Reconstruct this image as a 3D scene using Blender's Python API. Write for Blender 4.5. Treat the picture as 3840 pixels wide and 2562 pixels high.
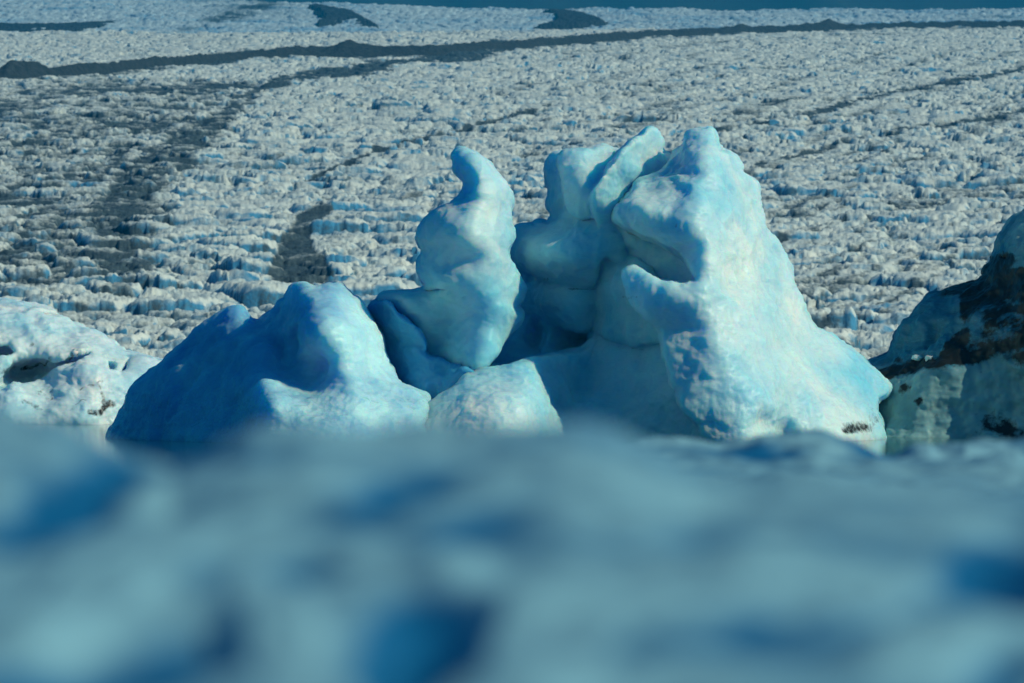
import bpy, math
import numpy as np
S = bpy.context.scene
for o in list(bpy.data.objects): bpy.data.objects.remove(o)
R = math.radians
# ------------------------------------------------------------------ camera, sky, sun, exposure
CAM_H, FN, CX, CY, HZ = 1.87, 14400.0, 1920.0, 1281.0, 1389.0     # 3840 px wide photo, focal length in its pixels
PITCH = math.atan((HZ - CY) / FN)
cd = bpy.data.cameras.new('camera'); cam = bpy.data.objects.new('camera', cd)
S.collection.objects.link(cam); S.camera = cam
cam.location = (0, 0, CAM_H); cam.rotation_euler = (math.pi/2 + PITCH, 0, 0)
cd.sensor_width = 36; cd.lens = 135; cd.clip_start = .1; cd.clip_end = 60000
cd.dof.use_dof = True; cd.dof.focus_distance = 101; cd.dof.aperture_fstop = 2.8
SUN_AZ, SUN_EL = 112.0, 34.0            # clockwise from +Y (the view axis)
w = bpy.data.worlds.new('World'); S.world = w; w.use_nodes = True
nt = w.node_tree; nt.nodes.clear()
sky = nt.nodes.new('ShaderNodeTexSky'); sky.sky_type = 'NISHITA'; sky.sun_disc = False
sky.sun_elevation = R(SUN_EL); sky.sun_rotation = R(SUN_AZ); sky.ozone_density = 5.0; sky.dust_density = .2; sky.air_density = 1.0
bg = nt.nodes.new('ShaderNodeBackground'); bg.inputs['Strength'].default_value = .07
wo = nt.nodes.new('ShaderNodeOutputWorld')
tint = nt.nodes.new('ShaderNodeMix'); tint.data_type = 'RGBA'; tint.blend_type = 'MULTIPLY'; tint.inputs['Factor'].default_value = 1; tint.inputs[7].default_value = (.10, .92, 1.32, 1)
nt.links.new(sky.outputs[0], tint.inputs[6]); nt.links.new(tint.outputs[2], bg.inputs['Color']); nt.links.new(bg.outputs[0], wo.inputs['Surface'])
sl = bpy.data.lights.new('sun', 'SUN'); sl.energy = 5.0; sl.angle = R(.5); sl.color = (1, .95, .72)
so = bpy.data.objects.new('sun', sl); S.collection.objects.link(so)
so.rotation_euler = (R(90 - SUN_EL), 0, R(180 - SUN_AZ))
VS = S.view_settings; VS.view_transform = 'Standard'; VS.look = 'None'; VS.gamma = 1; VS.exposure = -.40
S.cycles.max_bounces = 8; S.cycles.volume_bounces = 0
# ------------------------------------------------------------------ numeric helpers
ct, st = math.cos(PITCH), math.sin(PITCH)
def world(px, py, Y):
    """point at depth Y seen at photo pixel (px, py)"""
    v = (CY - py) / FN
    yy = ct - v*st; zz = st + v*ct
    return np.stack(np.broadcast_arrays((px - CX)/FN*Y/yy, Y, CAM_H + Y*zz/yy), -1)
def pix(x, y, z):
    d = np.stack([x, y, z - CAM_H], 0)
    c = d[1]*ct + d[2]*st; u = -d[1]*st + d[2]*ct
    return CX + FN*d[0]/c, CY - FN*u/c
def ss(a, b, x):
    t = np.clip((x - a)/(b - a), 0, 1); return t*t*(3 - 2*t)
def hsh(*ks, seed=0):
    h = np.full(np.broadcast(*ks).shape, (seed*2654435761 + 12345) & 0xffffffff, np.uint32)
    for i, k in enumerate(ks):
        h = h ^ (k.astype(np.int64) & 0xffffffff).astype(np.uint32)*np.uint32((0x9E3779B1, 0x85EBCA77, 0xC2B2AE3D)[i])
        h = h ^ (h >> np.uint32(15)); h = h*np.uint32(0x2C1B3C6D); h = h ^ (h >> np.uint32(12)); h = h*np.uint32(0x297A2D39); h = h ^ (h >> np.uint32(15))
    return h
def rnd(*ks, seed=0): return hsh(*ks, seed=seed).astype(np.float32)/np.float32(4294967295.)
def noise(*P, seed=0):
    """value-gradient noise in 2 or 3 dimensions, about -1..1"""
    n = len(P); I = [np.floor(p).astype(np.int64) for p in P]; F = [(p - i).astype(np.float32) for p, i in zip(P, I)]
    W = [f*f*f*(f*(f*6 - 15) + 10) for f in F]; out = 0
    for c in range(2**n):
        b = [(c >> k) & 1 for k in range(n)]
        h = hsh(*[i + bb for i, bb in zip(I, b)], seed=seed)
        g = 0
        for k in range(n):
            gk = ((h >> np.uint32(10*k)) & np.uint32(1023)).astype(np.float32)/511.5 - 1
            g = g + gk*(F[k] - b[k])
        wt = 1
        for k in range(n): wt = wt*(W[k] if b[k] else 1 - W[k])
        out = out + wt*g
    return out*1.5
def fbm(*P, o=4, seed=0, gain=.5, ridge=False):
    s = 0; a = 1; f = 1
    for i in range(o):
        n = noise(*[p*f for p in P], seed=seed + i)
        if ridge: n = 1 - 2*np.abs(n)
        s = s + a*n; a *= gain; f *= 2.03
    return s
def worley(*P, seed=0, jit=.9):
    """F1, F2 and the nearest cell's hash coordinates and offsets"""
    n = len(P); I = [np.floor(p).astype(np.int64) for p in P]
    F1 = np.full(P[0].shape, 9., np.float32); F2 = F1.copy(); ID = [np.zeros(P[0].shape, np.int64) for _ in P]; OF = [np.zeros(P[0].shape, np.float32) for _ in P]
    for c in range(3**n):
        d = [(c//3**k) % 3 - 1 for k in range(n)]
        C = [i + dd for i, dd in zip(I, d)]
        off = [(cc - p + .5 + jit*(rnd(*C, seed=seed + 7*k) - .5)).astype(np.float32) for k, (cc, p) in enumerate(zip(C, P))]
        D = np.sqrt(sum(o_*o_ for o_ in off))
        m = D < F1
        F2 = np.where(m, F1, np.minimum(F2, D)); F1 = np.where(m, D, F1)
        for k in range(n): ID[k] = np.where(m, C[k], ID[k]); OF[k] = np.where(m, -off[k], OF[k])
    return F1, F2, ID, OF
def polydist(px, py, poly):
    """signed distance to a closed polygon, positive inside"""
    poly = np.asarray(poly, np.float64); A = poly; B = np.roll(poly, -1, 0)
    best = np.full(px.shape, 1e12); ins = np.zeros(px.shape, bool)
    for (ax, ay), (bx, by) in zip(A, B):
        ex, ey = bx - ax, by - ay
        t = np.clip(((px - ax)*ex + (py - ay)*ey)/(ex*ex + ey*ey + 1e-9), 0, 1)
        best = np.minimum(best, (px - ax - t*ex)**2 + (py - ay - t*ey)**2)
        if ay != by:
            ins ^= ((ay > py) != (by > py)) & (px < ex*(py - ay)/(by - ay) + ax)
    return np.where(ins, 1, -1)*np.sqrt(best)
def linedist(px, py, line, sy=1.0):
    """distance to an open polyline (y stretched by sy) and the position 0..1 along it"""
    line = np.asarray(line, np.float64); best = np.full(px.shape, 1e12); pos = np.zeros(px.shape); n = len(line) - 1
    for i in range(n):
        ax, ay = line[i]; bx, by = line[i + 1]; ex, ey = bx - ax, (by - ay)*sy
        qx, qy = px - ax, (py - ay)*sy
        t = np.clip((qx*ex + qy*ey)/(ex*ex + ey*ey + 1e-9), 0, 1); d = (qx - t*ex)**2 + (qy - t*ey)**2
        m = d < best; best = np.where(m, d, best); pos = np.where(m, (i + t)/n, pos)
    return np.sqrt(best), pos
def chaikin(p):
    p = np.asarray(p, float); q = np.roll(p, -1, 0)
    return np.stack([.75*p + .25*q, .25*p + .75*q], 1).reshape(-1, 2)
def rbf(ctrl, px, py, lam=2e-3):
    c = np.asarray(ctrl, np.float64); X = c[:, :2]/400.; n = len(c)
    def phi(r2): return .5*r2*np.log(r2 + 1e-12)
    K = phi(((X[:, None] - X[None])**2).sum(-1)) + lam*np.eye(n)
    P = np.c_[np.ones(n), X]
    A = np.block([[K, P], [P.T, np.zeros((3, 3))]])
    s = np.linalg.solve(A, np.r_[c[:, 2], 0, 0, 0])
    gx, gy = px/400., py/400.
    out = s[n] + s[n + 1]*gx + s[n + 2]*gy
    for i in range(n): out = out + s[i]*phi((gx - X[i, 0])**2 + (gy - X[i, 1])**2)
    return out
def surface_nets(f):
    s = f < 0; nx, ny, nz = f.shape
    cs = [(a, b, c) for a in (0, 1) for b in (0, 1) for c in (0, 1)]
    def sub(a, b, c, arr): return arr[a:nx - 1 + a, b:ny - 1 + b, c:nz - 1 + c]
    cnt = np.zeros((nx - 1, ny - 1, nz - 1), np.int8)
    for c in cs: cnt += sub(*c, s)
    act = np.argwhere((cnt > 0) & (cnt < 8)); i, j, k = act.T
    V = {c: f[i + c[0], j + c[1], k + c[2]] for c in cs}
    P = np.zeros((len(act), 3)); N = np.zeros(len(act))
    for c in cs:
        for ax in range(3):
            if c[ax] == 0:
                d = list(c); d[ax] = 1; d = tuple(d); a, b = V[c], V[d]; m = (a < 0) != (b < 0)
                t = np.where(m, a/np.where(m, a - b, 1), 0)
                q = np.tile(np.array(c, float), (len(act), 1)); q[:, ax] += t
                P += q*m[:, None]; N += m
    P = act + P/N[:, None]
    idx = np.full(cnt.shape, -1, np.int64); idx[i, j, k] = np.arange(len(act))
    Q = []
    for ax in range(3):
        o1, o2 = [a for a in range(3) if a != ax]
        sl0 = [slice(1, -1)]*3; sl1 = [slice(1, -1)]*3
        sl0[ax] = slice(0, -1); sl1[ax] = slice(1, None)
        a, b = s[tuple(sl0)], s[tuple(sl1)]
        e = np.argwhere(a != b); base = e.copy(); base[:, o1] += 1; base[:, o2] += 1
        fl = a[tuple(e.T)]
        def at(d1, d2):
            q = base.copy(); q[:, o1] -= d1; q[:, o2] -= d2; return idx[tuple(q.T)]
        q = np.stack([at(1, 1), at(0, 1), at(0, 0), at(1, 0)], 1)
        if ax == 1: fl = ~fl
        q = np.where(fl[:, None], q, q[:, ::-1]); Q.append(q)
    Q = np.concatenate(Q)
    return P, Q[(Q >= 0).all(1)]
def relax(P, Q, it=2, lam=.5):
    E = np.concatenate([Q[:, [0, 1]], Q[:, [1, 2]], Q[:, [2, 3]], Q[:, [3, 0]]]); E = np.concatenate([E, E[:, ::-1]])
    deg = np.bincount(E[:, 0], minlength=len(P))[:, None].clip(1)
    for _ in range(it):
        A = np.stack([np.bincount(E[:, 0], P[E[:, 1], k], len(P)) for k in range(3)], 1)/deg
        P = P + lam*(A - P)
    return P
def normals(P, Q):
    n = np.cross(P[Q[:, 2]] - P[Q[:, 0]], P[Q[:, 3]] - P[Q[:, 1]])
    N = np.zeros_like(P)
    for c in range(4):
        for k in range(3): N[:, k] += np.bincount(Q[:, c], n[:, k], len(P))
    return N/np.maximum(np.linalg.norm(N, axis=1), 1e-12)[:, None]
# ------------------------------------------------------------------ scene helpers
def mesh(name, P, Q, mat, parent=None, attrs=None, smooth=True):
    P = np.asarray(P, np.float32); Q = np.asarray(Q, np.int32); k = Q.shape[1]
    me = bpy.data.meshes.new(name)
    me.vertices.add(len(P)); me.vertices.foreach_set('co', P.ravel())
    me.loops.add(Q.size); me.loops.foreach_set('vertex_index', Q.ravel())
    me.polygons.add(len(Q)); me.polygons.foreach_set('loop_start', np.arange(0, Q.size, k, dtype=np.int32))
    me.polygons.foreach_set('use_smooth', np.full(len(Q), smooth))
    me.update(calc_edges=True)
    for an, av in (attrs or {}).items():
        a = me.attributes.new(an, 'FLOAT', 'POINT'); a.data.foreach_set('value', np.asarray(av, np.float32).ravel())
    me.materials.append(mat)
    o = bpy.data.objects.new(name, me); S.collection.objects.link(o)
    if parent: o.parent = parent
    return o
def gridmesh(name, P, mat, parent=None, attrs=None, closed=False):
    """P: (rows, cols, 3) sheet"""
    r, c = P.shape[:2]; a = np.arange(r*c).reshape(r, c)
    Q = np.stack([a[:-1, :-1], a[:-1, 1:], a[1:, 1:], a[1:, :-1]], -1).reshape(-1, 4)
    return mesh(name, P.reshape(-1, 3), Q, mat, parent, attrs)
def tag(o, label=None, cat=None, group=None, kind=None):
    for k, v in (('label', label), ('category', cat), ('group', group), ('kind', kind)):
        if v: o[k] = v
    return o
def empty(name, loc):
    o = bpy.data.objects.new(name, None); o.location = loc; o.empty_display_size = .3; S.collection.objects.link(o); return o
class NT:
    """small node-graph writer"""
    def __init__(s, name):
        s.m = bpy.data.materials.new(name); s.m.use_nodes = True; s.t = s.m.node_tree; s.t.nodes.clear()
        s.out = s.t.nodes.new('ShaderNodeOutputMaterial')
        s.b = s.t.nodes.new('ShaderNodeBsdfPrincipled'); s.t.links.new(s.b.outputs[0], s.out.inputs['Surface'])
    def n(s, typ, ins=None, **kw):
        x = s.t.nodes.new('ShaderNode' + typ)
        for k, v in kw.items(): setattr(x, k, v)
        for k, v in (ins or {}).items(): s.set(x.inputs[k], v)
        return x
    def set(s, sock, v):
        if hasattr(v, 'default_value') or hasattr(v, 'is_output'): s.t.links.new(v, sock)
        elif hasattr(v, 'outputs'): s.t.links.new(v.outputs[0], sock)
        else: sock.default_value = v
    def p(s, **kw):
        for k, v in kw.items(): s.set(s.b.inputs[k.replace('_', ' ')], v)
    def pos(s): return s.n('NewGeometry').outputs['Position']
    def attr(s, name): return s.n('Attribute', attribute_name=name).outputs['Fac']
    def noise(s, vec, scale, detail=5, rough=.55, dist=0):
        return s.n('TexNoise', {'Vector': vec, 'Scale': scale, 'Detail': detail, 'Roughness': rough, 'Distortion': dist}).outputs['Fac']
    def vec(s, v, sc): return s.n('VectorMath', {0: v, 1: sc}, operation='MULTIPLY').outputs[0]
    def rng(s, v, a, b, c=0., d=1.):
        return s.n('MapRange', {'Value': v, 'From Min': a, 'From Max': b, 'To Min': c, 'To Max': d}).outputs[0]
    def math(s, op, a, b=0.): return s.n('Math', {0: a, 1: b}, operation=op).outputs[0]
    def mix(s, f, a, b):
        x = s.n('Mix', data_type='RGBA')
        s.set(x.inputs['Factor'], f)
        for k, v in ((6, a), (7, b)): s.set(x.inputs[k], (*v, 1) if isinstance(v, tuple) else v)
        return x.outputs[2]
    def bump(s, h, strength, dist, base=None):
        x = s.n('Bump', {'Height': h, 'Strength': strength, 'Distance': dist})
        if base is not None: s.set(x.inputs['Normal'], base)
        return x.outputs[0]
# ------------------------------------------------------------------ materials
def berg_ice(name, scale=1.5, clear=(.07, .50, .69), milk_light=(.63, .76, .74), dirtcol=(.010, .014, .014), sss=.8, bias=.0, rad=(.07, .52, 1.05)):
    k = NT(name); p = k.pos()
    big = k.noise(p, .55, 4, .5, .6); fine = k.noise(k.vec(p, (1, 1, 2.2)), 3.2, 6, .6, .4)
    f = k.math('ADD', k.math('MULTIPLY', big, .92), k.math('MULTIPLY', fine, .08))
    f = k.math('ADD', f, k.math('MULTIPLY', k.attr('milk_light'), .5))  # besides milky ice, this attribute carries shade painted on the bergs
    col = k.mix(k.rng(f, .22 - bias, .90 - bias), clear, milk_light)
    vein = k.rng(k.noise(k.vec(p, (.6, .6, 2.6)), 1.6, 6, .65, 1.5), .485, .5, 0, 1)
    vein2 = k.rng(k.noise(k.vec(p, (.6, .6, 2.6)), 1.6, 6, .65, 1.5), .5, .515, 1, 0)
    vm = k.math('MULTIPLY', k.math('MULTIPLY', vein, vein2), .35)
    col = k.mix(vm, col, (.12, .42, .52))
    dn = k.noise(p, 5.5, 8, .7, .3)
    dirt = k.rng(k.math('ADD', k.attr('dirt'), k.math('MULTIPLY', k.math('SUBTRACT', dn, .5), 1.5)), .32, .78)
    col = k.mix(dirt, col, dirtcol)
    cr = k.attr('crust')
    k.p(Base_Color=col, Subsurface_Weight=k.math('MULTIPLY', k.math('SUBTRACT', 1., dirt), sss), Subsurface_Radius=rad, Subsurface_Scale=scale, IOR=1.31,
        Roughness=k.math('SUBTRACT', k.rng(fine, .3, .7, .34, .52), k.math('MULTIPLY', cr, .16)))
    vo = k.n('TexVoronoi', {'Vector': p, 'Scale': 5., 'Randomness': 1.}).outputs['Distance']
    b0 = k.bump(k.math('ADD', k.math('MULTIPLY', vo, 1.), k.noise(p, 5, 6, .7)), k.math('MULTIPLY', cr, .6), .10)
    b1 = k.bump(k.noise(p, 3, 5, .5), .07, .06, b0)
    b2 = k.bump(k.noise(p, 26, 3, .6), .10, .02, b1)
    k.p(Normal=b2)
    return k.m
M_ICE = berg_ice('berg_ice')
M_BLUE = berg_ice('dense_blue_ice', clear=(.015, .22, .50), milk_light=(.45, .76, .82), bias=-.02)
M_RIM_SHADED = berg_ice('rim_ice_shaded', .35, clear=(.025, .26, .50), milk_light=(.12, .45, .62), bias=-.05)  # darker, bluer copy of the berg ice: the rim's shade is painted in
M_DIRTY = berg_ice('dirty_berg_ice', .6, clear=(.02, .14, .21), milk_light=(.38, .58, .53), sss=.5, bias=-.10)
M_WHITE = berg_ice('white_berg_ice', clear=(.14, .52, .68), milk_light=(.82, .84, .80), bias=.10, sss=.5)
def glacier_mat(name, white=(.76, .82, .74), blue=(.06, .30, .50), rock=(.020, .050, .068), bs=1.):
    k = NT(name); p = k.pos()
    n1 = k.noise(k.vec(p, (1, .6, 1.3)), .35*bs, 6, .65, .3); n2 = k.noise(p, 1.6*bs, 6, .7)
    col = k.mix(k.rng(n1, .40, .66, 0, .6), white, (.40, .56, .60))
    bl = k.rng(k.math('ADD', k.attr('blue'), k.math('MULTIPLY', k.math('SUBTRACT', n1, .5), .8)), .35, .75)
    col = k.mix(bl, col, blue)
    d = k.rng(k.math('ADD', k.attr('dirt'), k.math('MULTIPLY', k.math('SUBTRACT', n2, .5), 1.2)), .30, .78)
    col = k.mix(d, col, k.mix(k.rng(n2, .35, .68), rock, (.09, .14, .16)))
    k.p(Base_Color=col, Roughness=.75, Specular_IOR_Level=.25)
    k.p(Normal=k.bump(n2, .6, .5))
    return k.m
M_GLA = glacier_mat('glacier_ice')
M_SLOPE = glacier_mat('slope_ice', white=(.52, .68, .73), blue=(.14, .38, .58), bs=.6)
def rock_mat(name, a=(.016, .032, .040), b=(.06, .08, .085), sc=.4):
    k = NT(name); p = k.pos(); n = k.noise(p, sc, 8, .7)
    k.p(Base_Color=k.mix(k.rng(n, .35, .7), a, b), Roughness=.9, Specular_IOR_Level=.2, Normal=k.bump(n, .8, 1.5)); return k.m
M_MOR = rock_mat('moraine_rubble'); M_MOUNT = rock_mat('mountain_rock', (.018, .03, .035), (.04, .05, .05), .004)
def water_mat():
    k = NT('lagoon_water'); p = k.pos()
    k.p(Base_Color=(.004, .06, .075, 1), Roughness=.08, IOR=1.33, Normal=k.bump(k.noise(k.vec(p, (1, .5, 1)), 2.2, 5, .6), .25, .05)); return k.m
M_WATER = water_mat()
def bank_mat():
    k = NT('shaded_bank_snow_and_ice'); p = k.pos()
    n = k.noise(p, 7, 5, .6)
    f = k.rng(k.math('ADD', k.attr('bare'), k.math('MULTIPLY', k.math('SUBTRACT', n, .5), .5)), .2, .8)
    col = k.mix(f, (.17, .365, .45), (.0006, .10, .24))  # snow and ice tones darkened and blued: the bank's shade is painted in
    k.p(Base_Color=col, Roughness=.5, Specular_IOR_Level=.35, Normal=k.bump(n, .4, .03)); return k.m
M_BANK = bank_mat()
# ------------------------------------------------------------------ water, glacier, slopes
def sheet(name, x0, x1, y0, y1, z, mat):
    return mesh(name, [(x0, y0, z), (x1, y0, z), (x1, y1, z), (x0, y1, z)], [[0, 1, 2, 3]], mat, smooth=False)
tag(sheet('water', -400, 400, -30, 560, 0, M_WATER), 'dark teal meltwater of the lagoon at the foot of the ice', None, None, 'structure')
G0, GS = 420., .107
D2N = 3840/2350.                                  # display pixels of my notes -> photo pixels
def crest(x): return 2330 + 260*ss(-100, 330, x) + 25*noise(x/140, x*0, seed=5)
def gbase(x, y):
    c = crest(x); t = np.maximum(y - c, 0)
    return GS*(np.minimum(y, c) - G0) - .10*t + np.where(y < G0 + 8, -60*(G0 + 8 - y)/12*ss(0, 1, (G0 + 8 - y)/12), 0)*0
def gpix(x, y):
    px, py = pix(x, y, GS*(y - G0)); return px/D2N, py/D2N      # position on the mean slope, in the notes' units
def band(gx, gy, line, w0, w1, sy=2.0):
    d, t = linedist(gx, gy, line, sy); wd = w0 + (w1 - w0)*t
    return ss(1, .2, d/wd)
MOR = [(-120, 210), (0, 198), (80, 194), (200, 185), (400, 164), (560, 147), (700, 140), (800, 138), (1000, 135), (1200, 121), (1350, 108), (1500, 95), (1700, 85), (1900, 78), (2150, 72), (2400, 70)]
def gdirt(gx, gy, x, y, CELL):
    n = fbm(x/40, y/90, o=4, seed=31); n2 = fbm(x/15, y/26, o=4, seed=37)
    n3 = fbm(x/4.5, y/9, o=3, seed=43)
    jx = gx + 22*n2 + 12*n; jy = gy + 5*n2
    cell = CELL
    d = band(jx, jy + 6, MOR, 52, 30, 2.2)
    tail = [(1230, 112), (1050, 140), (900, 158), (760, 182), (680, 196), (600, 222), (540, 262), (500, 300), (450, 345), (395, 385), (330, 430), (285, 480), (262, 530), (262, 600), (290, 660)]
    q, t = linedist(jx, gy + 3*n2, tail, 1.0)
    left = np.interp(gy, [100, 190, 230, 300, 400, 480, 620], [2600, 640, 520, 430, 330, 250, 230])
    # sharp on the right (glacier) side, ragged on the left
    d = np.maximum(d, ss(1, .45, q/np.maximum(8, 16 + 16*n + 95*ss(.3, .7, t)*(1 - .3*ss(.8, 1, t))*np.where(gx > left - 60, .62, 1.25)))*(.9 + .25*n3))
    d = np.maximum(d, (.62 + .42*n + .12*n2 + .22*n3)*ss(60, -10, gx - left)*ss(185, 215, gy)*ss(760, 640, gy))
    kx = gx + 9*n3 + 5*n2; ky = gy + 2.5*n3
    d = np.maximum(d, 1.25*band(kx, ky, [(1260, 262), (1100, 312), (950, 344), (850, 378), (780, 412), (715, 438)], 14, 16, 1.8)*(.95 + .45*n3))
    w1 = [(735, 492), (757, 508), (745, 535), (715, 570), (722, 600), (745, 630), (770, 680), (700, 700), (610, 700), (622, 640), (655, 570), (690, 520)]
    d = np.maximum(d, ss(-8, 8, polydist(jx*.6 + gx*.4, gy + 2*n2, w1)))
    w2 = [(300, 470), (345, 470), (410, 500), (405, 560), (370, 580), (355, 700), (240, 720), (215, 600), (240, 520)]
    d = np.maximum(d, (.62 + .30*n2)*ss(-25, 20, polydist(jx, gy, w2)))
    d = np.maximum(d, .85*1.25*band(kx, ky, [(2420, 160), (2150, 212), (2000, 244), (1850, 282), (1750, 305), (1640, 322)], 24, 14, 1.8)*(.92 + .45*n3))
    d = np.maximum(d, .85*1.25*band(kx, ky, [(2420, 262), (2150, 312), (1950, 344), (1800, 384), (1735, 408)], 17, 16, 1.8)*(.92 + .45*n3))
    d = np.maximum(d, (.42 + .4*n2)*band(gx, gy, [(2420, 430), (2280, 460), (2100, 488), (1990, 520)], 70, 40, 1.6))
    d = np.maximum(d, (.35 + .4*n2)*band(gx, gy, [(1300, 135), (1700, 105), (2100, 84)], 26, 14, 2))
    d = np.maximum(d, (.4 + .5*n2)*band(gx, gy, [(1000, 470), (900, 500), (840, 530)], 20, 20, 2))
    d = d*(1.18 - .42*CELL*ss(150, 260, gy)) + .14*n2*ss(.2, .6, d) + .26*n3*ss(.2, .6, d)
    fl = fbm((gx - .3*gy)/260, (gy + .24*gx + 4e-5*(gx - 1200)**2)/15, o=3, seed=39)
    d = np.maximum(d, .17 + .16*n + .18*n2 +   .62*fl*ss(800, 1500, gx)*ss(90, 150, gy))
    return d
def build_glacier():
    ys = [408., 412., 415., 417., 418., 418.8]
    while ys[-1] < 2760: ys.append(ys[-1] + np.interp(ys[-1], [420, 600, 1000, 2000, 2800], [.7, .9, 1.35, 2.1, 2.6]))
    ys = np.array(ys); us = np.linspace(-.205, .205, 1400)
    Y = np.repeat(ys[:, None], len(us), 1); X = us[None]*Y
    wx = X + 3.0*noise(X/22, Y/22, seed=1); wy = Y + 4.0*noise(X/25, Y/25, seed=2)
    z = np.zeros_like(X)
    lo = fbm(X/130, Y/110, o=3, seed=11); md = fbm(X/28, Y/30, o=3, seed=12)
    z += .9*lo + .45*md
    F1, F2, ID, OF = worley(wx/7.0, wy/5.2, seed=3)
    G1, G2, JD, OG = worley(wx/13., wy/8., seed=33)
    bigm = noise(X/60, Y/80, seed=34) > .05
    F1 = np.where(bigm, G1, F1); F2 = np.where(bigm, G2, F2); ID = [np.where(bigm, a_, b_) for a_, b_ in zip(JD, ID)]; OF = [np.where(bigm, a_, b_) for a_, b_ in zip(OG, OF)]; e = F2 - F1
    r1 = rnd(*ID, seed=21); r2 = rnd(*ID, seed=22) - .5; r3 = rnd(*ID, seed=23) - .5
    big = (r1**2)*2.2 + OF[0]*r2*2.2 - OF[1]*(.4 + r3*1.6) - .5*F1**2
    gx, gy = gpix(X, Y); d = gdirt(gx, gy, X, Y, r1); z0 = z
    z = z + big*(.75 + .5*noise(X/90, Y/90, seed=35)); gap = ss(.22, .0, e); z -= 1.2*gap
    z += .32*fbm(X/3.2, Y/2.2, o=3, seed=36, ridge=True)
    F1b, F2b, IDb, OFb = worley(wx/2.3 + .4*noise(X/3, Y/3, seed=8), wy/3.2, seed=4); eb = F2b - F1b
    rb = rnd(*IDb, seed=24)
    z += .38*(rb - .4) + .4*OFb[0]*(rnd(*IDb, seed=25) - .5) - .22*ss(.2, 0, eb)
    z += .14*fbm(X/1.1, Y/1.6, o=3, seed=14)
    z = z0 + (z - z0)*(1 - .32*ss(.3, .9, d))
    # calving front
    z = z + gbase(X, Y); fr = ss(G0 - 6, G0 + 1, Y + 4*noise(X/14, X*0, seed=9) + 2.4*r2)
    z = z*fr + 1.6*fr - 3*(1 - fr)
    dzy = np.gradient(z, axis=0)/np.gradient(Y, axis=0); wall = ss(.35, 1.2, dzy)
    d = d + .30*gap + wall*(.17 + .40*noise(X/1.6, Y/6, seed=19)) - .14*(rb - .5) + .10*ss(.2, 0, eb) - .26*(r1 - .45)  # gaps and front walls: dirt streaks plus painted-in shade
    bl = .45*gap + .50*wall + .5*ss(.6, .95, rnd(*ID, seed=27))*ss(.5, .2, F1) + .12*ss(.15, 0, eb)  # bluer gaps and front walls: their shade is put into the colour
    P = np.stack([X, Y, z], -1)
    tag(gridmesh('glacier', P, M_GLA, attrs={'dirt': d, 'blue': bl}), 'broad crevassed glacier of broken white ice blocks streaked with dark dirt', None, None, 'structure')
build_glacier()
def gpoint(gx, gy):
    """point on the mean glacier slope under note pixel"""
    px, py = gx*D2N, gy*D2N; v = (CY - py)/FN; s = (st + v*ct)/(ct - v*st)
    Y = (CAM_H + GS*G0)/(GS - s); return world(px, py, Y)
def build_moraine():
    L = np.array(MOR, float); t = np.linspace(0, len(L) - 1, 900)
    gx = np.interp(t, np.arange(len(L)), L[:, 0]); gy = np.interp(t, np.arange(len(L)), L[:, 1])
    C = np.array([gpoint(a, b) for a, b in zip(gx, gy)])
    cr = crest(C[:, 0]); C[:, 1] = np.minimum(C[:, 1], cr - 4); C[:, 0] = C[:, 0]
    k = np.ones(25)/25; C[:, 1] = np.convolve(np.pad(C[:, 1], 12, 'edge'), k, 'valid')
    s = np.linspace(-1, 1, 46)
    X = np.repeat(C[:, :1], len(s), 1); Y = C[:, 1:2] + 22*s[None]
    hgt = 5.0 + 1.3*noise(C[:, 0]/35, C[:, 0]*0, seed=41) + .9*noise(C[:, 0]/9, C[:, 0]*0, seed=42)
    for g, a, wd in ((800, 2.6, 26), (55, 2.0, 24), (25, 2.0, 16), (85, 1.2, 16), (1900, 1.8, 16), (1700, 1.2, 14), (1240, 1.0, 20)): hgt = hgt + a*np.exp(-((gx - g)/wd)**2)
    prof = np.clip(1 - np.abs(s), 0, 1)**.8
    Z = gbase(X, Y) + hgt[:, None]*prof[None]*1.25 - 1.0 + (.8*fbm(X/6, Y/6, o=4, seed=43))*prof[None] - 3*(np.abs(s)[None] > .97) + 1.2
    o = gridmesh('moraine', np.stack([X, Y, Z], -1), M_MOR)
    tag(o, 'long dark ridge of rock rubble running right across the upper glacier', None, None, 'structure')
build_moraine()
FS0, FS1, FSL = 2480., 3350., .134
def sbase(x, y):
    top = 3250 + 160*ss(60, -450, x) ; return 203 + FSL*(np.minimum(y, top) - FS0) - .05*np.maximum(y - top, 0) + 5*ss(40, -300, x)*ss(FS0, FS1, y)
def spoint_grid(gx, gy):
    """points on the far slope under the notes' pixels, by a few fixed-point steps"""
    px, py = gx*D2N, gy*D2N; v = (CY - py)/FN; s = (st + v*ct)/(ct - v*st); Y = np.full(np.shape(px), 2800.)
    for _ in range(60):
        X = (px - CX)/FN*Y/(ct - v*st); z = sbase(X, Y); Y = Y + (CAM_H + s*Y - z)/(FSL - s)*.9; Y = np.clip(Y, FS0, 3600)
    X = (px - CX)/FN*Y/(ct - v*st); return X, Y
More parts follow.
